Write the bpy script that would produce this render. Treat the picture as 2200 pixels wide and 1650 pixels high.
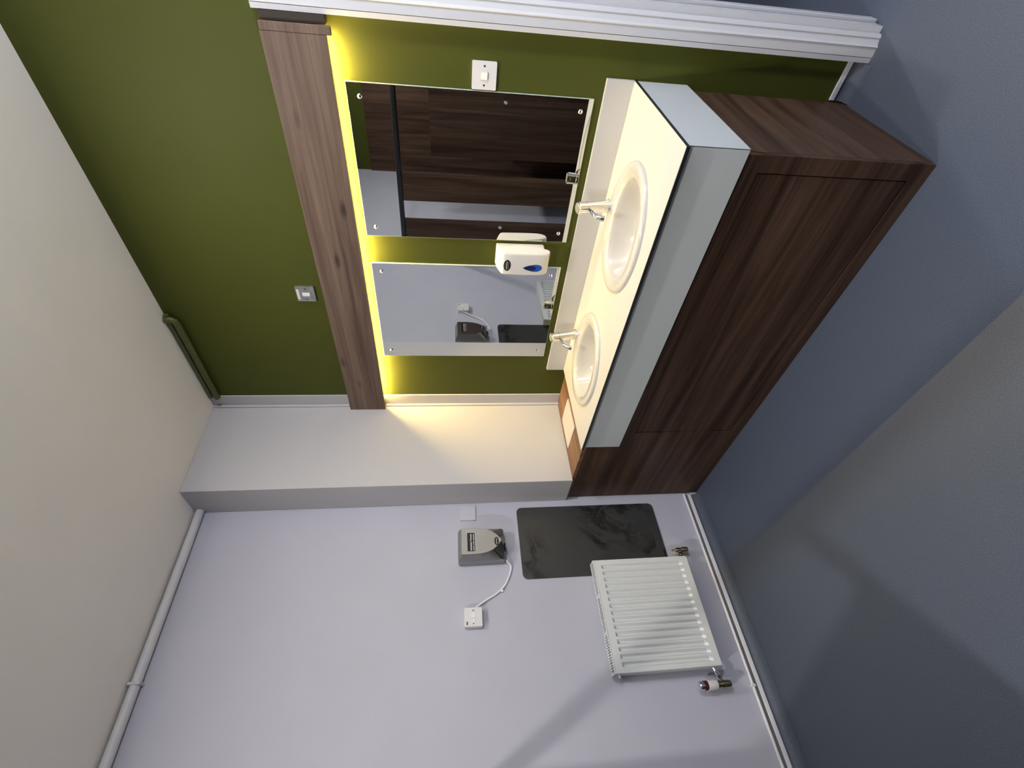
import bpy, bmesh, math, random
from mathutils import Vector, Matrix
random.seed(7)
for o in list(bpy.data.objects): bpy.data.objects.remove(o)
scene = bpy.context.scene
C = scene.collection

# ------------------------------------------------------------------ camera
# the phone was held on its side: the room's "up" is the picture's left
CAM = Vector((2.58636, -1.97027, 1.53106))
R_ = Vector((0.67090172, 0.74153998, -0.0030568))
U_ = Vector((-0.09227946, 0.08757776, 0.99187431))
F_ = Vector((-0.73578216, 0.6651681, -0.12718497))
cd = bpy.data.cameras.new('camera'); cam = bpy.data.objects.new('camera', cd); C.objects.link(cam)
cd.sensor_fit = 'HORIZONTAL'; cd.sensor_width = 36.0; cd.lens = 1038.32 * 36.0 / 2200.0
cd.clip_start = 0.01; cd.clip_end = 60
m = Matrix((-U_, R_, -F_)).transposed().to_4x4(); m.translation = CAM
cam.matrix_world = m
scene.camera = cam
# ------------------------------------------------------------------ world, exposure, lamp settings
w = bpy.data.worlds.new('world'); scene.world = w; w.use_nodes = True
w.node_tree.nodes['Background'].inputs[0].default_value = (0.75, 0.82, 1.0, 1)
w.node_tree.nodes['Background'].inputs[1].default_value = 0.02
vs = scene.view_settings
vs.view_transform = 'Standard'; vs.look = 'None'; vs.exposure = 0.30; vs.gamma = 1.0
vs.use_curve_mapping = False
LAMPS = [((1.75, -2.745), 0.032, 2900.0), ((1.65, -1.00), 0.045, 720.0)]   # flush downlights: position, radius, strength
FILL_GLOBE = ((3.9, -0.7, 2.08), 0.12, 195.0)      # added unseen opal globe to lift ceiling and end faces: position, radius, strength
LED = 430.0
CORRIDOR_FILL = 800.0  # strength of an added lamp that brightens the floor beyond the doorway
# ------------------------------------------------------------------ dimensions
H = 2.915; XR = 5.0; YB = -3.72
XC = 0.2286; YC = -0.58; ZC = 0.8395          # boxed column
DOOR0, DOOR1, DOORH = 2.275, 3.06, 2.06      # doorway in the green wall
W0, W1, YW, ZT = 0.548, 2.0713, -0.592, 0.8585  # worktop
ZF = 0.650                                    # underside of fascia

# ------------------------------------------------------------------ materials
def mat(name, col, rough=0.5, metal=0.0, emit=None, strength=0.0, spec=0.5, coat=0.0):
    M = bpy.data.materials.new(name); M.use_nodes = True
    b = M.node_tree.nodes['Principled BSDF']
    b.inputs['Base Color'].default_value = (*col, 1); b.inputs['Roughness'].default_value = rough
    b.inputs['Metallic'].default_value = metal; b.inputs['Specular IOR Level'].default_value = spec
    b.inputs['Coat Weight'].default_value = coat
    if emit: b.inputs['Emission Color'].default_value = (*emit, 1); b.inputs['Emission Strength'].default_value = strength
    return M
def nodes(M): return M.node_tree.nodes, M.node_tree.links, M.node_tree.nodes['Principled BSDF']
def add_noise(M, scale, amount, bump=0.0, bscale=None, detail=3, stretch=(1, 1, 1)):
    n, l, b = nodes(M)
    tc = n.new('ShaderNodeTexCoord'); mp = n.new('ShaderNodeMapping'); mp.inputs['Scale'].default_value = stretch
    l.new(tc.outputs['Object'], mp.inputs['Vector'])
    t = n.new('ShaderNodeTexNoise'); t.inputs['Scale'].default_value = scale; t.inputs['Detail'].default_value = detail
    l.new(mp.outputs['Vector'], t.inputs['Vector'])
    mr = n.new('ShaderNodeMapRange'); mr.inputs[1].default_value = 0.3; mr.inputs[2].default_value = 0.7
    mr.inputs[3].default_value = 1 - amount; mr.inputs[4].default_value = 1 + amount
    l.new(t.outputs['Fac'], mr.inputs[0])
    mx = n.new('ShaderNodeMix'); mx.data_type = 'RGBA'; mx.blend_type = 'MULTIPLY'; mx.inputs[0].default_value = 1
    mx.inputs[6].default_value = b.inputs['Base Color'].default_value
    l.new(mr.outputs[0], mx.inputs[7]); l.new(mx.outputs[2], b.inputs['Base Color'])
    if bump:
        t2 = n.new('ShaderNodeTexNoise'); t2.inputs['Scale'].default_value = bscale or scale; t2.inputs['Detail'].default_value = 4
        l.new(mp.outputs['Vector'], t2.inputs['Vector'])
        bp = n.new('ShaderNodeBump'); bp.inputs['Strength'].default_value = bump; bp.inputs['Distance'].default_value = 0.002
        l.new(t2.outputs['Fac'], bp.inputs['Height']); l.new(bp.outputs['Normal'], b.inputs['Normal'])
    return M
def wood(name, axis, knots=False, base=((0.026, 0.0132, 0.0082), (0.062, 0.034, 0.021), (0.112, 0.067, 0.044))):
    M = mat(name, (0.1, 0.06, 0.04), rough=0.48, spec=0.22)
    n, l, b = nodes(M)
    tc = n.new('ShaderNodeTexCoord'); mp = n.new('ShaderNodeMapping')
    s = [16.0, 16.0, 16.0]; s['XYZ'.index(axis)] = 0.75
    mp.inputs['Scale'].default_value = s; l.new(tc.outputs['Object'], mp.inputs['Vector'])
    t = n.new('ShaderNodeTexNoise'); t.inputs['Scale'].default_value = 1.0; t.inputs['Detail'].default_value = 5
    t.inputs['Roughness'].default_value = 0.6; t.inputs['Distortion'].default_value = 0.6
    l.new(mp.outputs['Vector'], t.inputs['Vector'])
    mp2 = n.new('ShaderNodeMapping'); s2 = [140.0] * 3; s2['XYZ'.index(axis)] = 3.0
    mp2.inputs['Scale'].default_value = s2; l.new(tc.outputs['Object'], mp2.inputs['Vector'])
    t2 = n.new('ShaderNodeTexNoise'); t2.inputs['Scale'].default_value = 1.0; t2.inputs['Detail'].default_value = 2
    l.new(mp2.outputs['Vector'], t2.inputs['Vector'])
    ad = n.new('ShaderNodeMath'); ad.operation = 'MULTIPLY_ADD'; ad.inputs[1].default_value = 0.28; l.new(t2.outputs['Fac'], ad.inputs[0])
    l.new(t.outputs['Fac'], ad.inputs[2])
    r = n.new('ShaderNodeValToRGB'); e = r.color_ramp.elements
    e[0].position = 0.44; e[0].color = (*base[0], 1); e[1].position = 0.84; e[1].color = (*base[2], 1)
    x = e.new(0.62); x.color = (*base[1], 1)
    l.new(ad.outputs[0], r.inputs['Fac'])
    out = r.outputs['Color']
    if knots:
        mp3 = n.new('ShaderNodeMapping'); s3 = [22.0] * 3; s3['XYZ'.index(axis)] = 7.0
        mp3.inputs['Scale'].default_value = s3; l.new(tc.outputs['Object'], mp3.inputs['Vector'])
        v = n.new('ShaderNodeTexVoronoi'); v.inputs['Scale'].default_value = 0.45; l.new(mp3.outputs['Vector'], v.inputs['Vector'])
        mr = n.new('ShaderNodeMapRange'); mr.inputs[1].default_value = 0.05; mr.inputs[2].default_value = 0.17
        mr.inputs[3].default_value = 0.35; mr.inputs[4].default_value = 1.0; l.new(v.outputs['Distance'], mr.inputs[0])
        mx = n.new('ShaderNodeMix'); mx.data_type = 'RGBA'; mx.blend_type = 'MULTIPLY'; mx.inputs[0].default_value = 1
        l.new(out, mx.inputs[6]); l.new(mr.outputs[0], mx.inputs[7]); out = mx.outputs[2]
    l.new(out, b.inputs['Base Color'])
    bp = n.new('ShaderNodeBump'); bp.inputs['Strength'].default_value = 0.12; bp.inputs['Distance'].default_value = 0.001
    l.new(t2.outputs['Fac'], bp.inputs['Height']); l.new(bp.outputs['Normal'], b.inputs['Normal'])
    return M
M_lilac = add_noise(mat('lilac_paint', (0.465, 0.465, 0.54), 0.75), 3.0, 0.02, 0.12, 160)
M_lilac2 = mat('lilac_gloss', (0.50, 0.50, 0.56), 0.4)
M_col = add_noise(mat('column_paint', (0.49, 0.482, 0.50), 0.7), 3.0, 0.02, 0.08, 120)
M_green = add_noise(mat('olive_green_paint', (0.064, 0.073, 0.0100), 0.62, spec=0.2), 4.0, 0.03, 0.15, 170)
M_ceil = add_noise(mat('ceiling_paint', (0.92, 0.89, 0.83), 0.85), 2.5, 0.02, 0.08, 90)
M_white = mat('white_gloss_paint', (0.62, 0.63, 0.67), 0.35)
M_floor = add_noise(mat('blue_grey_vinyl', (0.066, 0.080, 0.112), 0.52, spec=0.4), 260.0, 0.22, 0.10, 420, 2)
M_cap = mat('white_capping_plastic', (0.72, 0.73, 0.77), 0.4)
M_groove = mat('brown_groove', (0.20, 0.17, 0.165), 0.7)
M_pipe = mat('painted_pipe', (0.62, 0.61, 0.64), 0.45)
M_gpipe = mat('green_painted_pipe', (0.076, 0.087, 0.017), 0.45)
M_wx, M_wy, M_wz = wood('walnut_x', 'X'), wood('walnut_y', 'Y'), wood('walnut_z', 'Z')
M_trim = wood('walnut_knotty', 'X', True, ((0.070, 0.045, 0.034), (0.135, 0.090, 0.068), (0.205, 0.145, 0.112)))
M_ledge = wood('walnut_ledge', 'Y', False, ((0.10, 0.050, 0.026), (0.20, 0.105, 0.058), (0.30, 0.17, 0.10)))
M_dark = mat('dark_batten_and_shade', (0.03, 0.02, 0.015), 0.7)
M_black = mat('black_core_edge', (0.012, 0.013, 0.014), 0.45)
M_top = add_noise(mat('cream_laminate', (0.53, 0.525, 0.51), 0.45), 3.0, 0.015)
M_fascia = mat('grey_laminate', (0.56, 0.60, 0.615), 0.4)
M_ceramic = mat('white_ceramic', (0.53, 0.52, 0.50), 0.12, coat=0.6)
M_chrome = mat('chrome', (0.80, 0.80, 0.82), 0.07, 1.0)
M_drain = mat('dark_drain', (0.05, 0.05, 0.05), 0.4, 0.6)
M_mirror = mat('mirror_silver', (0.70, 0.73, 0.74), 0.0, 1.0)
M_glass_edge = mat('mirror_edge', (0.55, 0.62, 0.56), 0.2)
M_plastic = mat('white_plastic', (0.66, 0.65, 0.64), 0.35)
M_plastic2 = mat('white_switch_plastic', (0.74, 0.73, 0.74), 0.4)
M_screw = mat('dark_screw', (0.02, 0.02, 0.022), 0.5)
M_blue = mat('blue_plastic', (0.012, 0.075, 0.42), 0.3)
M_navy = mat('navy_plastic', (0.006, 0.010, 0.05), 0.25)
M_label = mat('black_label', (0.010, 0.009, 0.010), 0.35)
M_print = mat('white_print', (0.60, 0.60, 0.60), 0.5)
M_print2 = mat('grey_print', (0.22, 0.20, 0.19), 0.5)
M_steel = add_noise(mat('brushed_steel', (0.66, 0.63, 0.60), 0.26, 1.0), 60.0, 0.06, stretch=(1, 1, 6))
M_steel_shaded = add_noise(mat('brushed_steel_shaded', (0.33, 0.32, 0.30), 0.30, 1.0), 60.0, 0.06, stretch=(1, 1, 6))  # casing steel darkened to stand in for the dim room it reflects
M_steel2 = add_noise(mat('brushed_steel_plate', (0.42, 0.43, 0.42), 0.38, 0.8), 40.0, 0.2)
M_rad = mat('radiator_enamel', (0.66, 0.68, 0.68), 0.32)
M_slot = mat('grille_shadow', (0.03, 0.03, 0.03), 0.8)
M_brass = mat('nickel_brass', (0.42, 0.36, 0.25), 0.25, 1.0)
M_red = mat('dark_red_plastic', (0.07, 0.008, 0.010), 0.3)
M_cable = mat('white_cable', (0.78, 0.78, 0.80), 0.45)
M_acc = mat('pale_access_plate', (0.62, 0.58, 0.55), 0.25)
M_bulb = None
def bulb_mat(i, s): return mat('lit_bulb_%d' % i, (0.9, 0.9, 0.9), 0.5, emit=((1.0, 0.95, 0.88) if i < 2 else (0.92, 0.94, 1.0)), strength=s)
M_led = mat('lit_led', (0.9, 0.8, 0.5), 0.5, emit=(1.0, 0.70, 0.20), strength=LED)
M_rail = mat('black_rail', (0.012, 0.013, 0.013), 0.18)
def marble():
    M = mat('dark_marble', (0.05, 0.05, 0.05), 0.35)
    n, l, b = nodes(M)
    tc = n.new('ShaderNodeTexCoord')
    t = n.new('ShaderNodeTexNoise'); t.inputs['Scale'].default_value = 3.0; t.inputs['Detail'].default_value = 7; t.inputs['Distortion'].default_value = 1.2
    t.inputs['Roughness'].default_value = 0.62
    l.new(tc.outputs['Object'], t.inputs['Vector'])
    r = n.new('ShaderNodeValToRGB'); e = r.color_ramp.elements
    e[0].position = 0.0; e[0].color = (0.044, 0.044, 0.043, 1); e[1].position = 1.0; e[1].color = (0.040, 0.041, 0.040, 1)
    for p, c in ((0.45, 0.043), (0.48, 0.016), (0.50, 0.007), (0.515, 0.011), (0.545, 0.039)):
        x = e.new(p); x.color = (c, c, c * 1.02, 1)
    l.new(t.outputs['Fac'], r.inputs['Fac'])
    t2 = n.new('ShaderNodeTexNoise'); t2.inputs['Scale'].default_value = 2.4; l.new(tc.outputs['Object'], t2.inputs['Vector'])
    mr = n.new('ShaderNodeMapRange'); mr.inputs[1].default_value = 0.40; mr.inputs[2].default_value = 0.52; l.new(t2.outputs['Fac'], mr.inputs[0])
    mx = n.new('ShaderNodeMix'); mx.data_type = 'RGBA'; l.new(mr.outputs[0], mx.inputs[0])
    mx.inputs[6].default_value = (0.043, 0.043, 0.042, 1); l.new(r.outputs['Color'], mx.inputs[7])
    l.new(mx.outputs[2], b.inputs['Base Color'])
    return M
M_marble = marble()

# ------------------------------------------------------------------ mesh helpers (all in world coordinates)
def bm_box(bm, a, b, bev=0.0, seg=2):
    t = bmesh.new()
    bmesh.ops.create_cube(t, size=1)
    a, b = Vector(a), Vector(b); c = (a + b) / 2; s = b - a
    for v in t.verts: v.co = Vector((c[i] + v.co[i] * abs(s[i]) for i in range(3)))
    if bev: bmesh.ops.bevel(t, geom=t.edges[:], offset=bev, segments=seg, affect='EDGES', profile=0.5)
    me = bpy.data.meshes.new('t'); t.to_mesh(me); t.free(); bm.from_mesh(me); bpy.data.meshes.remove(me)
    return bm
def box(a, b, bev=0.0, seg=2): return bm_box(bmesh.new(), a, b, bev, seg)
def frame_for(d):
    d = d.normalized(); a = Vector((0, 0, 1)) if abs(d.z) < 0.9 else Vector((1, 0, 0))
    x = a.cross(d).normalized(); return x, d.cross(x)
def bm_tube(bm, pts, rad, seg=12, cap=True):
    pts = [Vector(p) for p in pts]; rads = rad if isinstance(rad, (list, tuple)) else [rad] * len(pts)
    rings = []; x = None
    for i, p in enumerate(pts):
        d = (pts[min(i + 1, len(pts) - 1)] - pts[max(i - 1, 0)]).normalized()
        if x is None: x, y = frame_for(d)
        else:
            x = (x - d * x.dot(d)).normalized(); y = d.cross(x)
        rings.append([bm.verts.new(p + (x * math.cos(k * 2 * math.pi / seg) + y * math.sin(k * 2 * math.pi / seg)) * rads[i]) for k in range(seg)])
    for a, b in zip(rings, rings[1:]):
        for k in range(seg): bm.faces.new((a[k], a[(k + 1) % seg], b[(k + 1) % seg], b[k]))
    if cap: bm.faces.new(rings[0][::-1]); bm.faces.new(rings[-1])
    return bm
def tube(pts, rad, seg=12): return bm_tube(bmesh.new(), pts, rad, seg)
def bm_loft(bm, rings, cap0=True, cap1=True):
    R = [[bm.verts.new(p) for p in r] for r in rings]; n = len(R[0])
    for a, b in zip(R, R[1:]):
        for k in range(n): bm.faces.new((a[k], a[(k + 1) % n], b[(k + 1) % n], b[k]))
    if cap0: bm.faces.new(R[0][::-1])
    if cap1: bm.faces.new(R[-1])
    return bm
def loft(rings, c0=True, c1=True): return bm_loft(bmesh.new(), rings, c0, c1)
def lathe(c, axis, prof, seg=20):
    c = Vector(c); d = Vector(axis).normalized(); x, y = frame_for(d)
    return loft([[c + d * h + (x * math.cos(k * 2 * math.pi / seg) + y * math.sin(k * 2 * math.pi / seg)) * r for k in range(seg)] for r, h in prof])
def prism(poly, to3, t0, t1):
    """poly of 2-D points, to3(p, t) -> 3-D point"""
    return loft([[to3(p, t0) for p in poly], [to3(p, t1) for p in poly]])
def rrect(x0, x1, y0, y1, r, n=5):
    out = []
    for cx, cy, a0 in ((x1 - r, y1 - r, 0), (x0 + r, y1 - r, 90), (x0 + r, y0 + r, 180), (x1 - r, y0 + r, 270)):
        for k in range(n + 1):
            a = math.radians(a0 + 90 * k / n); out.append((cx + r * math.cos(a), cy + r * math.sin(a)))
    return out
def ellipse(cx, cy, a, b, n=32): return [(cx + a * math.cos(k * 2 * math.pi / n), cy + b * math.sin(k * 2 * math.pi / n)) for k in range(n)]
def spline(P, n=8):
    P = [Vector(p) for p in P]; Q = [P[0] * 2 - P[1]] + P + [P[-1] * 2 - P[-2]]; out = []
    for i in range(1, len(Q) - 2):
        a, b_, c_, d = Q[i - 1:i + 3]
        for k in range(n):
            t = k / n
            out.append(0.5 * ((2 * b_) + (c_ - a) * t + (2 * a - 5 * b_ + 4 * c_ - d) * t * t + (3 * b_ - a - 3 * c_ + d) * t ** 3))
    return out + [P[-1]]
def wloc(o):
    v = Vector((0, 0, 0))
    while o is not None: v += o.location; o = o.parent
    return v
def obj(name, bm, material, parent=None, smooth=None, sharp=35):
    bmesh.ops.recalc_face_normals(bm, faces=bm.faces[:])
    me = bpy.data.meshes.new(name)
    o = bpy.data.objects.new(name, me); C.objects.link(o)
    if parent is not None:
        o.parent = parent; off = wloc(parent)
    else:
        xs = [v.co for v in bm.verts]
        lo = Vector((min(c[i] for c in xs) for i in range(3))); hi = Vector((max(c[i] for c in xs) for i in range(3)))
        off = Vector(((lo.x + hi.x) / 2, (lo.y + hi.y) / 2, lo.z)); o.location = off
    for v in bm.verts: v.co -= off
    if smooth:
        for f in bm.faces: f.smooth = True
        for e in bm.edges:
            if len(e.link_faces) == 2 and e.calc_face_angle(0) > math.radians(sharp): e.smooth = False
    bm.to_mesh(me); bm.free()
    mats = material if isinstance(material, (list, tuple)) else [material]
    for mm in mats: me.materials.append(mm)
    return o
def tag(o, label, cat, group=None, kind=None):
    o['label'] = label; o['category'] = cat
    if group: o['group'] = group
    if kind: o['kind'] = kind
    return o
def thing(name, label, cat, loc, group=None):
    o = bpy.data.objects.new(name, None); C.objects.link(o); o.location = loc; o.empty_display_size = 0.05
    return tag(o, label, cat, group)
def struct(name, bm, material, label, cat, **k): return tag(obj(name, bm, material, **k), label, cat, kind='structure')
def struct_root(name, label, cat, loc): 
    o = thing(name, label, cat, loc); o['kind'] = 'structure'; return o
def part(name, bm, material, parent, label=None, **k):
    o = obj(name, bm, material, parent, **k)
    if label: o['label'] = label
    return o

# ------------------------------------------------------------------ the shell
T = 0.12
CY = 2.30                                     # corridor far wall
struct('floor', box((-T, YB - T, -0.1), (XR + T, CY + T, 0)), M_floor, 'dark blue-grey speckled vinyl floor', 'floor')
struct('ceiling', box((-T, YB - T, H), (XR + T, CY + T, H + 0.1)), M_ceil, 'plain off-white ceiling', 'ceiling')
struct('wall_left', box((-T, YB - T, 0), (0, 0, H)), M_lilac, 'pale lilac-grey wall carrying the hand dryer and radiator', 'wall')
gw = bmesh.new()
bm_box(gw, (-T, 0, 0), (DOOR0, 0.10, H)); bm_box(gw, (DOOR1, 0, 0), (XR + T, 0.10, H)); bm_box(gw, (DOOR0, 0, DOORH), (DOOR1, 0.10, H))
struct('wall_back', gw, M_green, 'olive green wall behind the mirrors and basins', 'wall')
struct('wall_right', box((XR, YB - T, 0), (XR + T, CY + T, H)), M_lilac, 'pale lilac wall opposite the radiator wall, outside the view', 'wall')
wf = struct('wall_front', box((-T, YB - T, 0), (XR + T, YB, H)), M_green, 'olive green wall behind the toilet cubicles, seen in the mirror', 'wall')
part('wood_panelling', box((0.0, YB, 0), (XR, YB + 0.02, 2.42)), M_wz, wf, 'dark walnut panelling on the lower wall')
cw = bmesh.new(); bm_box(cw, (-T, CY, 0), (XR + T, CY + T, H)); bm_box(cw, (-T - 0.1, 0.1, 0), (-T, CY, H))
cwall = struct('wall_corridor', cw, M_lilac, 'pale wall across the corridor beyond the doorway', 'wall')
part('dark_skirting', box((-T, CY - 0.015, 0), (XR + T, CY, 0.09)), M_black, cwall)

# coved vinyl upstand + white capping strip along the walls
def cove(name, along, a, b, label):
    R = 0.055; n = 8; prof = [(R, 0.0)] + [(R - R * math.sin(t * math.pi / 2 / n), R - R * math.cos(t * math.pi / 2 / n)) for t in range(1, n + 1)] 
    prof = [(p[0], p[1] * 0.78 + 0.001) for p in prof] + [(0.0, 0.0)]
    to3 = (lambda p, t: Vector((p[0], t, p[1]))) if along == 'Y' else (lambda p, t: Vector((t, -p[0], p[1])))
    o = struct(name, prism(prof, to3, a, b), M_floor, label, 'skirting', smooth=True, sharp=40)
    if along == 'Y':
        part('capping_strip', box((0.0, a, 0.043), (0.007, b, 0.063), 0.002), M_cap, o, 'white plastic capping strip')
        part('groove_line', box((0.0, a, 0.063), (0.002, b, 0.079)), M_groove, o, 'dark brown line above the capping strip')  # dark brown strip between capping strip and pipe
    else:
        part('capping_strip', box((a, -0.007, 0.043), (b, 0.0, 0.063), 0.002), M_cap, o, 'white plastic capping strip')
    return o
cove('baseboard_left', 'Y', YB + 0.03, -0.572, 'navy coved vinyl skirting with white capping under the radiator')
cove('baseboard_back', 'X', 2.056, 2.188, 'short navy coved vinyl skirting between vanity and door frame')

# door frame: stepped architrave, lining and stop
df = struct_root('trim_1', 'white painted stepped door frame beside the vanity', 'door frame', (DOOR0, 0, 0))
archp = [(2.190, 0.0), (2.190, -0.026), (2.2055, -0.028), (2.2065, -0.023), (2.2080, -0.0285), (2.236, -0.0275), (2.240, -0.031), (2.246, -0.023), (2.262, -0.017), (2.266, -0.020), (2.2765, -0.014), (2.2765, 0.0)]
part('architrave', prism(archp, lambda p, t: Vector((p[0], p[1], t)), 0.0, DOORH + 0.085), M_white, df)
part('architrave', prism([(2 * DOOR1 - DOOR0 + 0 - p[0] - (DOOR1 - DOOR0), p[1]) for p in archp][::-1] if False else [(DOOR0 + DOOR1 - p[0], p[1]) for p in archp], lambda p, t: Vector((p[0], p[1], t)), 0.0, DOORH + 0.085), M_white, df)
part('head_architrave', box((2.2765, -0.028, DOORH), (DOOR0 + DOOR1 - 2.2765, 0, DOORH + 0.085), 0.004), M_white, df)
part('lining', box((DOOR0 - 0.001, 0.0, 0), (DOOR0 + 0.022, 0.115, DOORH)), M_white, df)
part('lining', box((DOOR1 - 0.022, 0.0, 0), (DOOR1 + 0.001, 0.115, DOORH)), M_white, df)
part('head_lining', box((DOOR0 + 0.022, 0.0, DOORH - 0.022), (DOOR1 - 0.022, 0.115, DOORH + 0.001)), M_white, df)
part('door_stop', box((DOOR0 + 0.022, 0.045, 0), (DOOR0 + 0.034, 0.085, DOORH - 0.022), 0.002), M_white, df)

# ------------------------------------------------------------------ boxed column in the corner
col = struct_root('trim_2', 'pale grey boxed-in corner column standing on the vanity ledge', 'column', (XC / 2, YC / 2, ZC))
part('casing', box((0.0005, YC, ZC), (XC, -0.0005, H - 0.0005), 0.0025), M_col, col)
part('wall_strip', box((XC, -0.009, ZC), (0.318, -0.0003, H - 0.002), 0.002), M_col, col, 'flat pale strip against the green wall')
part('corner_bead', tube([(XC + 0.006, -0.016, ZC), (XC + 0.006, -0.016, 1.92)], 0.0085, 12), M_col, col, smooth=True)
part('corner_bead', tube([(XC + 0.006, -0.016, 2.14), (XC + 0.006, -0.016, H - 0.002)], 0.0085, 12), M_col, col, smooth=True)
part('joint_line', box((XC - 0.001, -0.30, 2.085), (XC + 0.0006, -0.05, 2.0865)), M_lilac, col)

# ------------------------------------------------------------------ pipes
def pipe_clip(y, parent, x, z, r, material):
    part('pipe_clip', box((0.0005, y - 0.006, z - r - 0.004), (x + r + 0.003, y + 0.006, z + r + 0.003), 0.002), material, parent)
cp = thing('heating_pipe', 'thick lilac-painted pipe running along the top of the left wall under the ceiling', 'pipe', (0.026, -1.9, H - 0.05))
part('pipe_run', tube([(0.024, YB + 0.03, H - 0.030), (0.024, YC - 0.001, H - 0.030)], 0.021, 16), M_pipe, cp, smooth=True)
pipe_clip(-1.40, cp, 0.024, H - 0.030, 0.021, M_pipe)
sp = thing('heating_pipe', 'thin white pipe running low along the left wall just above the skirting', 'pipe', (0.009, -1.9, 0.08))
part('pipe_run', tube([(0.0085, YB + 0.03, 0.089), (0.0085, -0.571, 0.089)], 0.0068, 12), M_cap, sp, smooth=True)
pipe_clip(-1.60, sp, 0.0085, 0.089, 0.0068, M_cap)
gp = thing('heating_pipe', 'green-painted pipe under the ceiling on the olive wall beside the column', 'pipe', (0.6, -0.02, H - 0.08))
part('pipe_run', tube([(0.905, -0.020, H - 0.001), (0.905, -0.020, H - 0.03), (0.893, -0.020, H - 0.046), (0.875, -0.020, H - 0.050), (0.319, -0.020, H - 0.050)], 0.0165, 14), M_gpipe, gp, smooth=True)
part('pipe_run', tube([(0.93, -0.014, H - 0.014), (0.319, -0.014, H - 0.014)], 0.0125, 12), M_gpipe, gp, smooth=True)

# ------------------------------------------------------------------ lit wooden board over the mirrors
bd = thing('light_pelmet', 'long knotty walnut board over the mirrors hiding a warm LED strip', 'pelmet', (1.2, -0.02, 1.92))
part('board', box((XC + 0.0005, -0.046, 1.9245), (2.1370, -0.032, 2.130), 0.0012), M_trim, bd)
part('end_piece', box((2.1375, -0.045, 1.908), (2.1630, -0.0325, 2.129), 0.002), M_trim, bd, 'short end piece of the board')
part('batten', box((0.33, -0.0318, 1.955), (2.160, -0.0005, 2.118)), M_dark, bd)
part('shade_block', box((2.1635, -0.030, 1.925), (2.1885, -0.0005, 2.125)), M_dark, bd, 'dark block standing in for the shade between board and door frame')  # dark block added where only shade falls beside the board
part('led_channel', prism([(-0.0316, 1.9310), (-0.0316, 1.9420), (-0.0230, 1.9420), (-0.0230, 1.9342)], lambda p, t: Vector((t, p[0], p[1])), 0.325, 2.130), M_plastic2, bd, 'slim angled aluminium channel')
part('led_strip', prism([(-0.0314, 1.9307), (-0.0230, 1.9338), (-0.0227, 1.9330), (-0.0311, 1.9299)], lambda p, t: Vector((t, p[0], p[1])), 0.326, 2.129), M_led, bd, 'lit warm white LED strip')

# ------------------------------------------------------------------ mirrors
def mirror(x0, x1, z0, z1, label):
    t = thing('wall_mirror', label, 'mirror', ((x0 + x1) / 2, 0, z0), 'frameless mirrors over the basins')
    part('glass', box((x0, -0.0085, z0), (x1, -0.0005, z1)), M_glass_edge, t)
    part('silvering', box((x0 + 0.0012, -0.0090, z0 + 0.0012), (x1 - 0.0012, -0.0086, z1 - 0.0012)), M_mirror, t, 'silvered reflecting face')
    for sx in (x0 + 0.045, x1 - 0.045):
        for sz in (z0 + 0.045, z1 - 0.045):
            s = part('mirror_screw', lathe((sx, -0.009, sz), (0, -1, 0), [(0.0085, 0), (0.0085, 0.002), (0.0065, 0.0045), (0.003, 0.0058)], 16), M_chrome, t, 'domed chrome screw cap', smooth=True)
    return t
mirror(1.397, 2.000, 0.993, 1.8935, 'frameless mirror beside the light switch, reflecting dark wooden cubicle doors')
mirror(0.655, 1.2565, 0.9935, 1.8925, 'frameless mirror nearer the column, reflecting the hand dryer')

# ------------------------------------------------------------------ vanity unit
va = thing('vanity_unit', 'dark walnut vanity carcass under the basins with panelled front', 'vanity', (1.02, -0.28, 0))
YP = -0.560
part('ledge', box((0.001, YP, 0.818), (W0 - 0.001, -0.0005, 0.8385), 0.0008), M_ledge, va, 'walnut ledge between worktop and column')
part('left_stile', box((0.003, YP, 0.0605), (0.647, YP + 0.02, 0.8178), 0.001), M_wx, va)
part('top_rail', box((0.647, YP, 0.588), (2.048, YP + 0.02, 0.649), 0.001), M_wx, va)
part('right_stile', box((1.995, YP, 0.0605), (2.0495, YP + 0.02, 0.587), 0.001), M_wx, va)
part('access_panel', box((0.651, YP + 0.004, 0.0645), (1.991, YP + 0.024, 0.584), 0.0015), M_wx, va, 'large removable front panel')
part('plinth', box((0.003, YP + 0.003, 0.0), (2.0495, YP + 0.023, 0.0595), 0.001), M_wx, va)
part('end_panel', box((2.032, YP + 0.0202, 0.0), (2.050, -0.0005, 0.649), 0.001), M_wy, va, 'walnut side panel facing the doorway')
part('backing', box((0.647, YP + 0.026, 0.03), (2.0, YP + 0.03, 0.645)), M_dark, va)

BAS = [(1.640, -0.312), (0.925, -0.312)]
def basin_ring(c, a, b, e, dy, n=48):
    out = []
    for k in range(n):
        t = k * 2 * math.pi / n; cc, ss = math.cos(t), math.sin(t)
        x = a * math.copysign(abs(cc) ** (2 / e), cc); y = b * math.copysign(abs(ss) ** (2 / e), ss)
        out.append((c[0] + x, c[1] + dy + y))
    return out
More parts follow.
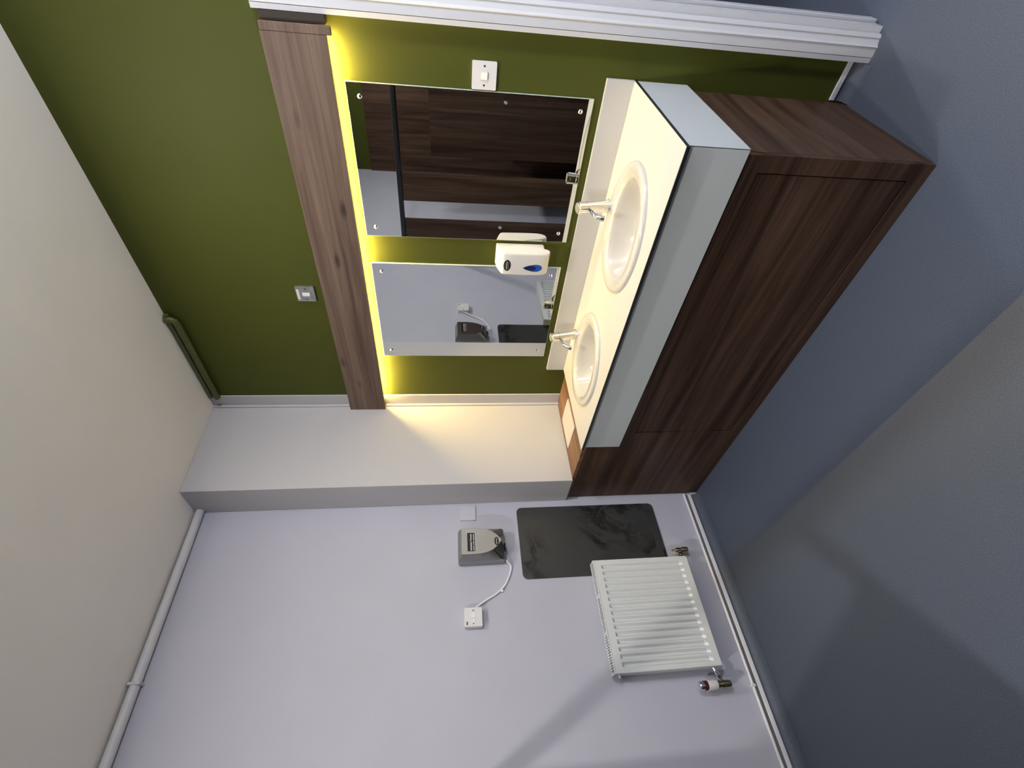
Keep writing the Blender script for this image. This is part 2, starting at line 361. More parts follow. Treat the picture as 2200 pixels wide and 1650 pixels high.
# worktop with two cut-outs
wt = thing('worktop', 'cream worktop with black edge and grey fascia holding two basins', 'worktop', ((W0 + W1) / 2, YW / 2, ZF))
def plate_with_holes(outer, holes, z0, z1):
    bm = bmesh.new()
    for z in (z0, z1):
        ed = []
        for lp in [outer] + holes:
            vs_ = [bm.verts.new((p[0], p[1], z)) for p in lp]
            ed += [bm.edges.new((vs_[i], vs_[(i + 1) % len(vs_)])) for i in range(len(vs_))]
        bmesh.ops.triangle_fill(bm, edges=ed, use_beauty=True, use_dissolve=False)
    bm.verts.ensure_lookup_table(); n = sum(len(l) for l in [outer] + holes); i0 = 0
    for lp in [outer] + holes:
        k = len(lp)
        for i in range(k):
            a, b = bm.verts[i0 + i], bm.verts[i0 + (i + 1) % k]; c, d = bm.verts[n + i0 + (i + 1) % k], bm.verts[n + i0 + i]
            bm.faces.new((a, b, c, d))
        i0 += k
    return bm
holes = [basin_ring(c, 0.235, 0.180, 2.0, 0) for c in BAS]
outer = [(W0, YW), (W1, YW), (W1, -0.001), (W0, -0.001)]
part('top_surface', plate_with_holes(outer, holes, ZT - 0.0016, ZT), M_top, wt)
part('slab_core', plate_with_holes([(W0, YW), (W1, YW), (W1, -0.001), (W0, -0.001)], holes, ZT - 0.0125, ZT - 0.00165), M_black, wt, 'black solid core edge of the worktop')
part('fascia', box((W0, YW + 0.018, ZF), (W1 - 0.0062, YW + 0.0312, ZT - 0.0127), 0.0006), M_fascia, wt, 'deep grey front fascia')
part('fascia_seam', box((W1 - 0.0061, YW + 0.0184, ZF + 0.0002), (W1 - 0.0040, YW + 0.0312, ZT - 0.0127)), M_black, wt)
part('end_fascia', box((W1 - 0.0200, YW + 0.0362, ZF), (W1 - 0.0035, -0.001, ZT - 0.0127), 0.0006), M_fascia, wt, 'grey end fascia facing the doorway')
part('end_cap', box((W1 - 0.0039, YW + 0.0182, ZF), (W1 - 0.0030, -0.001, ZT - 0.0127)), M_fascia, wt)
part('upstand', box((W0, -0.0155, ZT + 0.0002), (W1, -0.0008, ZT + 0.103), 0.0012), M_top, wt, 'cream upstand against the wall')

def basin(c, label):
    t = thing('wash_basin', label, 'basin', (c[0], c[1], ZT), 'inset wash basins')
    z = ZT
    spec = [  # a, b, exponent, dy, z
        (0.258, 0.203, 2.0, 0.0, 0.0004), (0.2575, 0.2025, 2.0, 0.0, 0.007), (0.253, 0.198, 2.0, 0.0, 0.0125), (0.246, 0.191, 2.0, 0, 0.0155),
        (0.232, 0.178, 2.05, 0, 0.0165), (0.216, 0.155, 2.15, -0.008, 0.0150), (0.204, 0.140, 2.25, -0.012, 0.0120), (0.197, 0.134, 2.3, -0.012, 0.0040),
        (0.190, 0.129, 2.3, -0.012, -0.015), (0.180, 0.122, 2.3, -0.012, -0.050), (0.160, 0.108, 2.25, -0.012, -0.090), (0.120, 0.082, 2.1, -0.012, -0.118), (0.060, 0.045, 2.0, -0.012, -0.130), (0.022, 0.022, 2.0, -0.012, -0.133)]
    rings = [[Vector((p[0], p[1], z + s[4])) for p in basin_ring(c, s[0], s[1], s[2], s[3], 56)] for s in spec]
    part('bowl', loft(rings, False, False), M_ceramic, t, smooth=True, sharp=80)
    part('waste', lathe((c[0], c[1] - 0.012, z - 0.137), (0, 0, 1), [(0.0235, 0), (0.0235, 0.005), (0.018, 0.006), (0.010, 0.003)], 20), M_chrome, t, smooth=True)
    return t
basin(BAS[0], 'larger-looking oval white wash basin at the doorway end of the worktop')
basin(BAS[1], 'oval white wash basin at the column end of the worktop')
def tap(x, y, label):
    z = ZT + 0.0155
    t = thing('push_tap', label, 'tap', (x, y, z), 'chrome push taps')
    ax = Vector((0, -0.19, 1)).normalized(); o = Vector((x, y, z))
    part('base_ring', lathe(o, (0, 0, 1), [(0.0285, 0), (0.0285, 0.0035), (0.0265, 0.006)], 28), M_chrome, t, smooth=True)
    part('tap_body', lathe(o + Vector((0, 0, 0.001)), ax, [(0.0262, 0), (0.0250, 0.02), (0.0236, 0.094), (0.0238, 0.0975), (0.0230, 0.0985)], 28), M_chrome, t, smooth=True)
    part('push_head', lathe(o + ax * 0.1005, ax, [(0.0232, 0), (0.0240, 0.030), (0.0250, 0.035), (0.0250, 0.038), (0.022, 0.0395)], 28), M_chrome, t, smooth=True)
    part('button', lathe(o + ax * 0.1405, ax, [(0.0205, 0), (0.0195, 0.002), (0.006, 0.003)], 24), M_steel2, t, smooth=True)
    pts = spline([(x, y - 0.016, z + 0.083), (x, y - 0.040, z + 0.084), (x, y - 0.074, z + 0.079), (x, y - 0.093, z + 0.068), (x, y - 0.102, z + 0.054)], 5)
    sp_ = part('spout', tube(pts, [0.0078 + 0.0027 * (k / (len(pts) - 1)) for k in range(len(pts))], 16), M_chrome, t, smooth=True)
    part('aerator', tube([(x, y - 0.1015, z + 0.055), (x, y - 0.107, z + 0.042)], 0.0118, 16), M_chrome, sp_, smooth=True)
    return t
tap(1.640, -0.118, 'chrome push tap on the wash basin nearer the doorway')
tap(0.925, -0.118, 'chrome push tap on the wash basin nearer the column')

ap = thing('access_plate', 'pale rectangular plate lying screwed on the walnut ledge by the column', 'plate', (0.36, -0.275, 0.8387))
part('plate', prism(rrect(0.262, 0.466, -0.386, -0.166, 0.012), lambda p, t: Vector((p[0], p[1], t)), 0.8387, 0.8437), M_acc, ap)
for px in (0.274, 0.454):
    for py in (-0.374, -0.178):
        part('plate_screw', lathe((px, py, 0.8437), (0, 0, 1), [(0.004, 0), (0.003, 0.0012)], 10), M_steel2, ap)

# ------------------------------------------------------------------ soap dispenser
sd = thing('soap_dispenser', 'white push soap dispenser with blue teardrop mounted between the two mirrors', 'dispenser', (1.330, 0, 1.07))
X0, X1 = 1.2745, 1.3855
back = [(-0.0005, 1.308), (-0.0005, 1.105), (-0.020, 1.097), (-0.040, 1.092), (-0.052, 1.100), (-0.052, 1.300)]
bk = bmesh.new(); bm_box(bk, (X0 + 0.004, -0.050, 1.095), (X1 - 0.004, -0.0005, 1.312), 0.010, 3)
part('back_body', bk, M_plastic, sd, smooth=True, sharp=60)
prof = [(-0.012, 1.3185), (-0.046, 1.314), (-0.082, 1.3015), (-0.094, 1.2955), (-0.0975, 1.285), (-0.1005, 1.22), (-0.1020, 1.15), (-0.1000, 1.112), (-0.0940, 1.092), (-0.0830, 1.0785), (-0.068, 1.0745), (-0.057, 1.083), (-0.048, 1.105), (-0.040, 1.150), (-0.026, 1.205), (-0.012, 1.235)]
def inset(pf, k):
    cx = sum(p[0] for p in pf) / len(pf); cy = sum(p[1] for p in pf) / len(pf)
    return [(cx + (p[0] - cx) * (1 - k), cy + (p[1] - cy) * (1 - k * 0.4)) for p in pf]
rings = []
for xx, k in ((X0, 0.075), (X0 + 0.003, 0.025), (X0 + 0.009, 0.0), (X1 - 0.009, 0.0), (X1 - 0.003, 0.025), (X1, 0.075)):
    rings.append([Vector((xx, p[0], p[1])) for p in inset(prof, k)])
cov = part('cover', loft(rings), M_plastic, sd, smooth=True, sharp=48)
def on_front(z): # front surface Y of the cover
    zs = [(1.2955, -0.094), (1.285, -0.0975), (1.22, -0.1005), (1.15, -0.1020), (1.112, -0.1000), (1.092, -0.0940)]
    for (za, ya), (zb, yb) in zip(zs, zs[1:]):
        if zb <= z <= za: return ya + (yb - ya) * (z - za) / (zb - za)
    return -0.1
def stuck(poly, d, name, material, parent, label=None, h=0.0012):
    to3 = lambda p, t: Vector((p[0], on_front(p[1]) - d - t, p[1]))
    return part(name, prism(poly, to3, 0.0, h), material, parent, label)
ov = stuck(ellipse(1.3235, 1.2705, 0.0292, 0.0165, 28), -0.0003, 'oval_badge', M_label, cov, 'black oval badge with pale lettering')
drop = []
for k in range(36):
    t = k * 2 * math.pi / 36; s, c = math.sin(t), math.cos(t)
    drop.append((1.3145 + 0.0245 * s * (math.sin(t / 2) ** 1.0), 1.1535 + 0.0455 * c))
stuck(drop, -0.0003, 'blue_teardrop', M_blue, cov, 'blue teardrop sight window', 0.0016)
stuck(ellipse(1.3145, 1.1640, 0.0118, 0.0275, 24), 0.0012, 'dark_window', M_navy, cov, 'dark navy oval in the teardrop', 0.0010)
def marks(segs, plane, material, parent, name='print_mark'):
    b = bmesh.new()
    for q in segs: plane(b, *q)
    return part(name, b, material, parent)
def pl_front(b, x0, x1, z0, z1): bm_box(b, (x0, on_front((z0 + z1) / 2) - 0.0020, z0), (x1, on_front((z0 + z1) / 2) - 0.0008, z1))
def wordbar(a, b_, n):
    """split a line of lettering into small letter blocks"""
    out = []; st = (b_ - a) / n
    for i in range(n): out.append((a + i * st + st * 0.06, a + (i + 0.82) * st))
    return out

# ------------------------------------------------------------------ switch plates on the green wall
def plate_back(name, x0, x1, z0, z1, d, label, cat, material, group=None):
    t = thing(name, label, cat, ((x0 + x1) / 2, 0, z0), group)
    part('face_plate', prism(rrect(x0, x1, z0, z1, 0.004), lambda p, q: Vector((p[0], -q, p[1])), 0.0005, d), material, t)
    return t
s1 = plate_back('light_switch', 2.004, 2.093, 1.3635, 1.4505, 0.009, 'white square light switch beside the larger mirror edge and door frame', 'switch', M_plastic2)
xm, zm = 2.0485, 1.407
part('rocker_frame', box((xm - 0.0135, -0.0098, zm - 0.0135), (xm + 0.0135, -0.0088, zm + 0.0135)), M_plastic, s1)
part('rocker', loft([[Vector((xm + sx * 0.0115, -0.0095, zm + sz * 0.0115)) for sx, sz in ((-1, -1), (1, -1), (1, 1), (-1, 1))], [Vector((xm + sx * 0.011, -0.0105 - (0.003 if sz < 0 else 0), zm + sz * 0.011)) for sx, sz in ((-1, -1), (1, -1), (1, 1), (-1, 1))]]), M_plastic2, s1)
for sx in (-0.0302, 0.0302):
    part('plate_screw', lathe((xm + sx, -0.009, zm), (0, -1, 0), [(0.0036, 0), (0.003, 0.0006)], 12), M_screw, s1, 'dark recessed screw')
s2 = plate_back('isolator_switch', 1.026, 1.112, 2.178, 2.264, 0.010, 'grey metal isolator switch high on the green wall above the walnut board', 'switch', M_steel2)
xm, zm = 1.069, 2.219
part('rocker', box((xm - 0.0105, -0.0135, zm - 0.019), (xm + 0.0075, -0.0098, zm + 0.017), 0.001), M_plastic2, s2, 'pale rocker')
part('label_strip', box((xm - 0.030, -0.0106, zm + 0.030), (xm + 0.028, -0.0100, zm + 0.042)), M_plastic, s2, 'white paper label strip')
for sx in (-0.0302, 0.0302):
    part('plate_screw', lathe((xm + sx, -0.010, zm), (0, -1, 0), [(0.0036, 0), (0.003, 0.0006)], 12), M_screw, s2)

# ------------------------------------------------------------------ lilac wall: plates, dryer, panel, radiator
def plate_left(name, y0, y1, z0, z1, d, label, cat, material, r=0.004, tl=None):
    t = tl or thing(name, label, cat, (0, (y0 + y1) / 2, z0))
    part('face_plate' if not tl else name, prism(rrect(y0, y1, z0, z1, r), lambda p, q: Vector((q, p[0], p[1])), 0.0005, d), material, t)
    return t
b1 = plate_left('blanking_plate', -0.689, -0.602, 1.388, 1.475, 0.009, 'small square lilac-painted blanking plate on the wall beside the column', 'plate', M_lilac2)
for sy in (-0.0302, 0.0302):
    part('plate_screw', lathe((0.009, -0.6455 + sy, 1.4315), (1, 0, 0), [(0.0034, 0), (0.0028, 0.0006)], 12), M_pipe, b1)
part('raised_square', box((0.0088, -0.658, 1.414), (0.0105, -0.632, 1.447), 0.0006), M_lilac2, b1)
fs = thing('fused_spur', 'white surface-mounted fused spur switch with red neon, wired to the hand dryer', 'switch', (0, -1.216, 1.374))
part('back_box', box((0.0005, -1.2610, 1.3755), (0.028, -1.1730, 1.4635), 0.0015), M_plastic2, fs)
part('face_plate', box((0.028, -1.2620, 1.3745), (0.0365, -1.1715, 1.4645), 0.0025), M_plastic, fs)
part('rocker', box((0.0362, -1.222, 1.410), (0.0395, -1.198, 1.432), 0.001), M_plastic2, fs)
part('fuse_carrier', box((0.0362, -1.246, 1.411), (0.0385, -1.225, 1.431), 0.001), M_plastic2, fs)
part('neon', box((0.0362, -1.2535, 1.4475), (0.0375, -1.2385, 1.4545)), M_red, fs, 'dark red neon indicator')
for sy in (-0.0302, 0.0302):
    part('plate_screw', lathe((0.0365, -1.2168 + sy, 1.4200), (1, 0, 0), [(0.0036, 0), (0.003, 0.0006)], 12), M_screw, fs)

hd = thing('hand_dryer', 'brushed steel hand dryer with black name label on the lilac wall', 'hand dryer', (0, -0.861, 1.236))
yc = -0.861
part('base_ring', prism(rrect(yc - 0.086, yc + 0.086, 1.2425, 1.4885, 0.012), lambda p, q: Vector((q, p[0], p[1])), 0.0005, 0.004), M_black, hd)
NS = 64
def outline(y0, y1, z0, z1, r):
    # resampled rounded rectangle starting at the middle of the top edge
    P = rrect(y0, y1, z0, z1, r, 6); st = max(range(len(P)), key=lambda i: (P[i][1], -abs(P[i][0] - yc)))
    return P
def shield(n=NS, sc=1.0, zt=1.4735, zb=1.2615, hw=0.0725):
    pts = []; k = n // 4
    right = [(yc + hw * 0.99 * sc, zt), (yc + hw * sc, 1.44), (yc + hw * sc, 1.405), (yc + hw * 0.965 * sc, 1.37), (yc + hw * 0.88 * sc, 1.338), (yc + hw * 0.70 * sc, 1.308), (yc + hw * 0.42 * sc, 1.283), (yc + hw * 0.12 * sc, 1.265), (yc, zb)]
    left = [(2 * yc - p[0], p[1]) for p in right][::-1]
    poly = right + left[1:]
    # resample by arclength
    seg = []; L = 0
    cl = poly + [poly[0]]
    for a, b_ in zip(cl, cl[1:]):
        d = math.dist(a, b_); seg.append((L, d, a, b_)); L += d
    return poly, seg, L
poly, seg, L = shield()
def ray_out(p, hw, z0, z1, r):
    """where the ray from the dryer's middle through p meets a rounded rectangle"""
    c = (yc, 1.372); d = (p[0] - c[0], p[1] - c[1])
    best = None
    R = rrect(yc - hw, yc + hw, z0, z1, r, 6); R = R + [R[0]]
    for a, b_ in zip(R, R[1:]):
        ex, ez = b_[0] - a[0], b_[1] - a[1]; den = d[0] * ez - d[1] * ex
        if abs(den) < 1e-12: continue
        t = ((a[0] - c[0]) * ez - (a[1] - c[1]) * ex) / den; u = ((a[0] - c[0]) * d[1] - (a[1] - c[1]) * d[0]) / den
        if t > 0 and -1e-9 <= u <= 1 + 1e-9: best = t if best is None else max(best, t)
    return (c[0] + d[0] * best, c[1] + d[1] * best)
samp = []
angs = set()
for i in range(72): angs.add(round(i * 2 * math.pi / 72, 5))
for p in poly: angs.add(round(math.atan2(p[1] - 1.372, p[0] - yc) % (2 * math.pi), 5))
for p in rrect(yc - 0.088, yc + 0.088, 1.2405, 1.4905, 0.014, 4): angs.add(round(math.atan2(p[1] - 1.372, p[0] - yc) % (2 * math.pi), 5))
angs = sorted(angs)
def poly_at(t):
    d = (math.cos(t), math.sin(t)); c = (yc, 1.372); best = None
    R = poly + [poly[0]]
    for a, b_ in zip(R, R[1:]):
        ex, ez = b_[0] - a[0], b_[1] - a[1]; den = d[0] * ez - d[1] * ex
        if abs(den) < 1e-12: continue
        tt = ((a[0] - c[0]) * ez - (a[1] - c[1]) * ex) / den; u = ((a[0] - c[0]) * d[1] - (a[1] - c[1]) * d[0]) / den
        if tt > 0 and -1e-6 <= u <= 1 + 1e-6: best = tt if best is None else max(best, tt)
    return (c[0] + d[0] * best, c[1] + d[1] * best)
SH = [poly_at(t) for t in angs]
OUT = [ray_out(p, 0.088, 1.2405, 1.4905, 0.014) for p in SH]
OUT2 = [ray_out(p, 0.0855, 1.2430, 1.4880, 0.012) for p in SH]
part('casing', loft([[Vector((0.004, p[0], p[1])) for p in OUT], [Vector((0.062, p[0], p[1])) for p in OUT], [Vector((0.068, p[0], p[1])) for p in OUT2],
    [Vector((0.1135, p[0] + (yc - p[0]) * -0.012, p[1])) for p in SH], [Vector((0.1145, p[0], p[1])) for p in SH]]), M_steel_shaded, hd, 'tapered steel casing with dim reflections put into its colour', smooth=True, sharp=22)
part('front_plate', loft([[Vector((0.1146, yc + (p[0] - yc) * 0.99, p[1])) for p in SH], [Vector((0.1152, yc + (p[0] - yc) * 0.985, p[1])) for p in SH]]), M_steel, hd, 'shield-shaped front plate in the undarkened steel')
part('nozzle', lathe((0.045, yc - 0.012, 1.2404), (0, 0, -1), [(0.024, 0), (0.024, 0.006), (0.019, 0.0065)], 20), M_black, hd, 'black air outlet')
nl = part('name_label', prism(rrect(-0.917, -0.8155, 1.4025, 1.4425, 0.003), lambda p, q: Vector((q, p[0], p[1])), 0.1150, 0.1160), M_label, hd, 'black name label with two lines of pale lettering')
def pl_left(b, y0, y1, z0, z1, x=0.1160): bm_box(b, (x, y0, z0), (x + 0.0005, y1, z1))
b = bmesh.new()
for a, c_ in wordbar(-0.9135, -0.868, 8): pl_left(b, a, c_, 1.4195, 1.4265)
for a, c_ in wordbar(-0.856, -0.821, 7): pl_left(b, a, c_, 1.4200, 1.4260)
for k in range(5): pl_left(b, -0.866 + k * 0.0018, -0.8635 + k * 0.0018, 1.4185 + k * 0.0022, 1.4215 + k * 0.0022)
for a, c_ in wordbar(-0.9130, -0.888, 5): pl_left(b, a, c_, 1.4070, 1.4115)
for a, c_ in wordbar(-0.884, -0.862, 4): pl_left(b, a, c_, 1.4070, 1.4115)
for a, c_ in wordbar(-0.858, -0.821, 7): pl_left(b, a, c_, 1.4070, 1.4115)
part('lettering', b, M_print, nl, 'two lines of pale lettering')
bg = part('oval_badge', prism(ellipse(-0.8675, 1.2865, 0.0235, 0.0118, 24), lambda p, q: Vector((q, p[0], p[1])), 0.1150, 0.1160), M_label, hd, 'black oval badge')
b = bmesh.new()
for a, c_ in wordbar(-0.885, -0.851, 8): pl_left(b, a, c_, 1.2855, 1.2885)
part('lettering', b, M_print, bg)
b = bmesh.new()
for a, c_ in wordbar(1.3020, 1.3440, 8): pl_front(b, a, c_, 1.2705, 1.2745)
part('lettering', b, M_print, ov, 'pale line of lettering')
b = bmesh.new()
for a, c_ in wordbar(1.3050, 1.3420, 9): pl_front(b, a, c_, 1.2635, 1.2655)
for a, c_ in wordbar(1.3110, 1.3330, 5): pl_front(b, a, c_, 1.2790, 1.2806)
part('fine_lettering', b, M_print2, ov)

# cable from dryer to spur
cb = thing('power_cable', 'white power cable curving from the hand dryer to the fused spur', 'cable', (0.01, -1.05, 1.2))
part('flex', tube(spline([(0.026, -0.9360, 1.2310), (0.021, -0.949, 1.2235), (0.011, -0.966, 1.209), (0.008, -1.003, 1.216), (0.008, -1.061, 1.247), (0.009, -1.104, 1.296), (0.011, -1.135, 1.354), (0.013, -1.1725, 1.412)]), 0.0048, 10), M_cable, cb, smooth=True)
part('cable_clip', box((0.0005, -1.097, 1.2585), (0.0145, -1.086, 1.2715), 0.0015), M_cable, cb)

mp_ = thing('marble_splash_panel', 'dark grey marble-effect panel with rounded corners behind the radiator end', 'wall panel', (0, -0.828, 0.314))
part('board', prism(rrect(-1.037, -0.621, 0.314, 1.148, 0.030, 6), lambda p, q: Vector((q, p[0], p[1])), 0.0005, 0.0045), M_marble, mp_)
for sy, sz in ((-0.660, 1.105), (-0.998, 1.105), (-0.660, 0.357)):
    part('panel_screw', lathe((0.0045, sy, sz), (1, 0, 0), [(0.0045, 0), (0.0035, 0.001)], 12), M_screw, mp_, 'dark fixing screw')

# radiator
rd = thing('radiator', 'white ribbed panel radiator under the fused spur', 'radiator', (0.07, -1.257, 0.2555))
RY0, RY1, RZ0, RZ1, RXB, RXF = -1.5225, -0.9925, 0.2555, 0.7800, 0.040, 0.1000
def rad_front(xf, dirn):
    bm = bmesh.new(); n = 15; y0 = RY0 + 0.020; y1 = RY1 - 0.018; pitch = (y1 - y0) / n; d = 0.0100 * dirn
    ys = [(RY0 + 0.002, 0)]
    for k in range(n):
        a = y0 + k * pitch
        ys += [(a + pitch * 0.04, 0), (a + pitch * 0.20, 1), (a + pitch * 0.48, 1), (a + pitch * 0.78, 0)]
    ys.append((RY1 - 0.002, 0))
    zs = [(RZ0, 0), (RZ0 + 0.034, 0), (RZ0 + 0.050, 1), (RZ1 - 0.052, 1), (RZ1 - 0.040, 0), (RZ1 - 0.003, 0)]
    g = [[bm.verts.new((xf - d * (a * b_), y, z)) for (y, a) in ys] for (z, b_) in zs]
    for r0, r1 in zip(g, g[1:]):
        for i in range(len(ys) - 1): bm.faces.new((r0[i], r0[i + 1], r1[i + 1], r1[i]))
    ret = bmesh.ops.extrude_face_region(bm, geom=bm.faces[:])
    for v in ret['geom']:
        if isinstance(v, bmesh.types.BMVert): v.co.x -= 0.0035 * dirn
    return bm
part('front_panel', rad_front(RXF, 1), M_rad, rd, 'ribbed front panel')
part('rear_panel', rad_front(RXB, -1), M_rad, rd)
part('side_cover', box((RXB + 0.0005, RY1 - 0.0015, RZ0 + 0.006), (RXF - 0.001, RY1, RZ1 - 0.0015)), M_rad, rd)
part('side_cover', box((RXB + 0.0005, RY0, RZ0 + 0.006), (RXF - 0.001, RY0 + 0.0015, RZ1 - 0.0015)), M_rad, rd)
b = bmesh.new()
bm_box(b, (RXB, RY0, RZ1 - 0.002), (RXB + 0.006, RY1, RZ1 + 0.002)); bm_box(b, (RXF - 0.007, RY0, RZ1 - 0.002), (RXF + 0.001, RY1, RZ1 + 0.002), 0.001)
ng = 48
for k in range(ng + 1):
    y = RY0 + (RY1 - RY0) * k / ng
    wdt = 0.006 if k in (0, ng // 3, 2 * ng // 3, ng) else 0.0026
    bm_box(b, (RXB + 0.005, max(RY0, y - wdt), RZ1 - 0.0018), (RXF - 0.006, min(RY1, y + wdt), RZ1 + 0.0016))
part('top_grille', b, M_rad, rd, 'slotted top grille')
part('slot_shade', box((RXB + 0.012, RY0 + 0.004, RZ0 + 0.03), (RXF - 0.0170, RY1 - 0.004, RZ1 - 0.006)), M_slot, rd)  # solid dark block standing in for the shade below the grille slots
part('air_vent', tube([(0.068, RY0 + 0.001, RZ1 - 0.028), (0.068, RY0 - 0.014, RZ1 - 0.028)], [0.0095, 0.007], 12), M_chrome, rd, smooth=True)
part('outlet_bush', tube([(0.068, RY0, RZ0 + 0.032), (0.067, -1.5365, RZ0 + 0.0272)], 0.009, 12), M_chrome, rd, smooth=True)
for by in (-1.40, -1.11):
    part('bracket', box((0.0005, by - 0.012, 0.36), (RXB - 0.001, by + 0.012, 0.70)), M_rad, rd)
tv = thing('thermostatic_valve', 'white and dark red thermostatic valve at the free end of the radiator', 'valve', (0.060, -1.592, 0.21))
part('tail', tube([(0.067, -1.5370, RZ0 + 0.027), (0.066, -1.552, RZ0 + 0.020), (0.062, -1.578, RZ0 + 0.008)], 0.009, 12), M_chrome, tv, smooth=True)
part('union_nut', tube([(0.066, -1.553, RZ0 + 0.019), (0.064, -1.566, RZ0 + 0.013)], 0.0145, 6), M_chrome, tv)
part('valve_body', lathe((0.060, -1.592, 0.222), (0, 0, 1), [(0.010, 0), (0.015, 0.004), (0.0175, 0.02), (0.0175, 0.045), (0.014, 0.055), (0.0165, 0.058), (0.0165, 0.070)], 16), M_brass, tv, smooth=True)
part('elbow', tube([(0.001, -1.594, 0.222), (0.035, -1.594, 0.221), (0.052, -1.593, 0.224), (0.060, -1.592, 0.238)], 0.0095, 12), M_brass, tv, smooth=True)
hdp = part('head', lathe((0.060, -1.592, 0.2925), (0, 0, 1), [(0.0185, 0), (0.0205, 0.004), (0.0215, 0.035), (0.0225, 0.045), (0.0225, 0.049)], 24), M_plastic2, tv, 'white control head', smooth=True)
part('red_band', lathe((0.060, -1.592, 0.3418), (0, 0, 1), [(0.0205, 0), (0.0205, 0.018)], 24), M_red, hdp, 'dark red band', smooth=True)
part('chrome_cap', lathe((0.060, -1.592, 0.3600), (0, 0, 1), [(0.0195, 0), (0.0185, 0.016), (0.015, 0.020)], 24), M_chrome, hdp, smooth=True)
lv = thing('lockshield_valve', 'small tarnished brass lockshield valve at the column end of the radiator', 'valve', (0.06, -0.945, 0.2))
part('tail', tube([(0.068, RY1 + 0.0005, RZ0 + 0.020), (0.066, -0.968, RZ0 + 0.008), (0.062, -0.950, RZ0 + 0.001)], 0.0085, 12), M_chrome, lv, smooth=True)
part('union_nut', tube([(0.067, -0.975, RZ0 + 0.012), (0.065, -0.964, RZ0 + 0.006)], 0.014, 6), M_brass, lv)
part('valve_body', lathe((0.060, -0.942, 0.212), (0, 0, 1), [(0.010, 0), (0.0155, 0.004), (0.016, 0.03), (0.012, 0.040), (0.0135, 0.046), (0.0125, 0.066), (0.006, 0.076), (0.003, 0.094)], 16), M_brass, lv, smooth=True)
part('elbow', tube([(0.001, -0.942, 0.212), (0.036, -0.942, 0.211), (0.052, -0.942, 0.214), (0.060, -0.942, 0.226)], 0.0095, 12), M_brass, lv, smooth=True)

# ------------------------------------------------------------------ toilet cubicles behind the camera (seen in the mirror)
hr = thing('cubicle_headrail', 'black headrail along the tops of the toilet cubicles, seen in the mirror', 'rail', (2.5, -2.2, 1.934))
part('rail', tube([(0.001, -2.2, 1.956), (XR - 0.001, -2.2, 1.956)], 0.0225, 16), M_rail, hr, smooth=True)
for px in (1.395, 1.99, 2.9, 3.8):
    part('rail_post', box((px - 0.012, -2.212, 0.0), (px + 0.012, -2.188, 1.937)), M_rail, hr)
def cubicle_panel(name, a, b_, z0, z1, label, cat, knob=None, group=None):
    a, b_ = Vector((*a, 0)), Vector((*b_, 0)); d = (b_ - a).normalized(); nrm = Vector((-d.y, d.x, 0)) * 0.009
    t = thing(name, label, cat, ((a.x + b_.x) / 2, (a.y + b_.y) / 2, z0), group)
    q = [a + nrm, b_ + nrm, b_ - nrm, a - nrm]
    part('panel', loft([[Vector((v.x, v.y, z0)) for v in q], [Vector((v.x, v.y, z1)) for v in q]]), M_wz, t)
    for s in (0.12, 0.88):
        f = a.lerp(b_, s)
        if z0 > 0.02: part('foot', tube([(f.x, f.y, 0.0), (f.x, f.y, z0)], 0.013, 12), M_chrome, t, smooth=True)
    if knob:
        f = a.lerp(b_, knob[0]); f.z = knob[1]; out = nrm.normalized() if nrm.y > 0 else -nrm.normalized()
        part('knob', lathe(f + out * 0.009, out, [(0.008, 0), (0.008, 0.012), (0.017, 0.016), (0.018, 0.03), (0.012, 0.036)], 16), M_chrome, t, smooth=True)
    return t
cubicle_panel('cubicle_front', (0.004, -2.2), (0.262, -2.2), 0.12, 1.933, 'narrow dark walnut cubicle front next to the lilac wall, seen in the mirror', 'screen', (0.85, 1.06))  # front panel of a toilet cubicle, kept as its own object
cubicle_panel('cubicle_front', (0.436, -2.2), (0.690, -2.2), 0.12, 1.933, 'dark walnut cubicle front between the pale gap and the open door, in the mirror', 'screen')
cubicle_panel('cubicle_door', (1.379, -2.203), (0.750, -2.420), 0.12, 1.690, 'walnut cubicle door standing slightly ajar with a round knob, seen in the mirror', 'door', (0.14, 1.09))
cubicle_panel('cubicle_partition', (0.86, -2.46), (0.86, YB + 0.021), 0.12, 1.690, 'walnut partition behind the ajar cubicle door', 'partition')
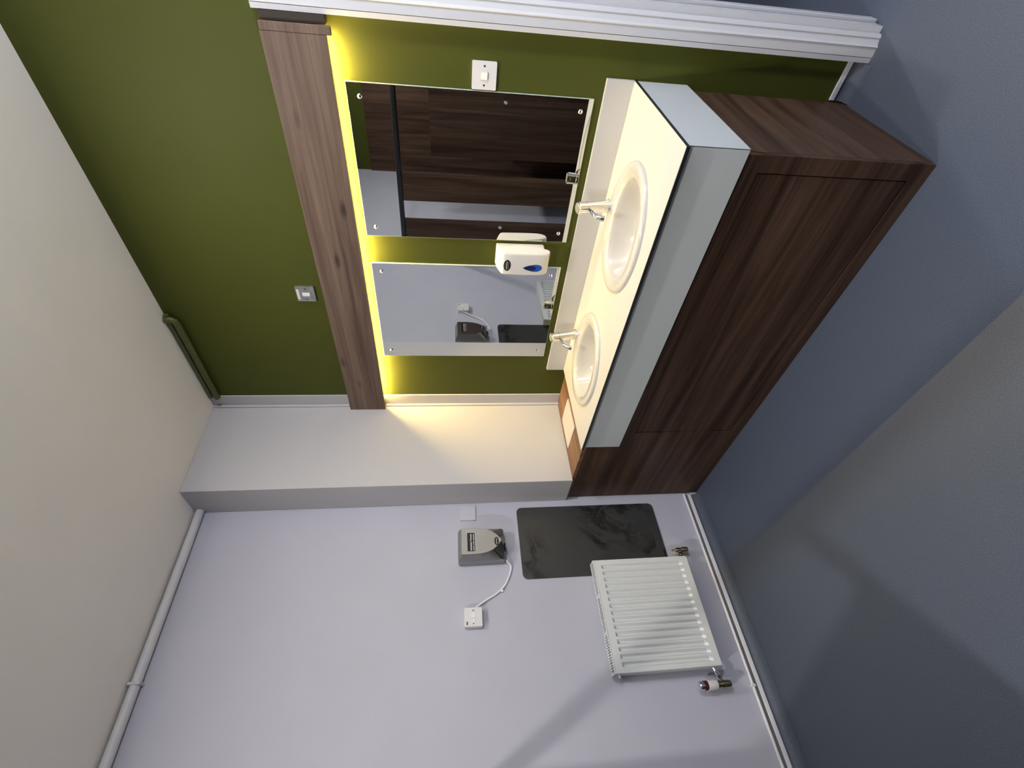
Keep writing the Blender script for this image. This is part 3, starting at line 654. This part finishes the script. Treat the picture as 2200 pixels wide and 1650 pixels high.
cubicle_panel('cubicle_door', (1.965, -2.215), (1.925, -2.86), 0.12, 1.690, 'walnut cubicle door standing wide open behind the camera', 'door')
cubicle_panel('cubicle_front', (2.10, -2.2), (2.86, -2.2), 0.12, 1.933, 'walnut cubicle front directly behind the camera', 'screen')
cubicle_panel('cubicle_front', (2.94, -2.2), (3.76, -2.2), 0.12, 1.933, 'walnut cubicle front facing the doorway', 'screen')

# ------------------------------------------------------------------ downlights and added fill lamps (outside the frame)
names = ['round flush downlight in the ceiling above the cubicles', 'round flush downlight in the ceiling above the worktop']
def downlight(x, y, i, s, label, LR):
    t = thing('ceiling_downlight', label, 'lamp', (x, y, H - 0.012), 'ceiling downlights')
    part('bezel', loft([[Vector((x + r * math.cos(k * math.pi / 16), y + r * math.sin(k * math.pi / 16), z)) for k in range(32)] for r, z in ((0.105, H - 0.0005), (0.103, H - 0.010), (0.090, H - 0.013), (LR + 0.003, H - 0.009), (LR + 0.003, H - 0.0005))], False, False), M_plastic, t, smooth=True)
    part('diffuser', lathe((x, y, H - 0.0005), (0, 0, -1), [(LR, 0), (LR, 0.010)], 32), bulb_mat(i, s), t, 'lit opal diffuser')
for i, ((x, y), r, s) in enumerate(LAMPS): downlight(x, y, i, s, names[i], r)
downlight(2.75, 1.2, 3, CORRIDOR_FILL, 'added round downlight in the unseen corridor ceiling, brightening its floor', 0.05)
(px, py, pz), pr, ps = FILL_GLOBE
pt = thing('fill_globe_lamp', 'added unseen opal globe on a rod, brightening the ceiling and the faces toward it', 'lamp', (px, py, pz - pr))
part('rod', tube([(px, py, pz + pr - 0.004), (px, py, H - 0.03)], 0.006, 10), M_chrome, pt, smooth=True)
part('ceiling_rose', lathe((px, py, H - 0.0005), (0, 0, -1), [(0.055, 0), (0.050, 0.02), (0.010, 0.035)], 24), M_plastic, pt, smooth=True)
b = bmesh.new(); bmesh.ops.create_uvsphere(b, u_segments=32, v_segments=20, radius=pr)
for v in b.verts: v.co += Vector((px, py, pz))
part('globe', b, bulb_mat(2, ps), pt, 'lit opal globe', smooth=True, sharp=180)
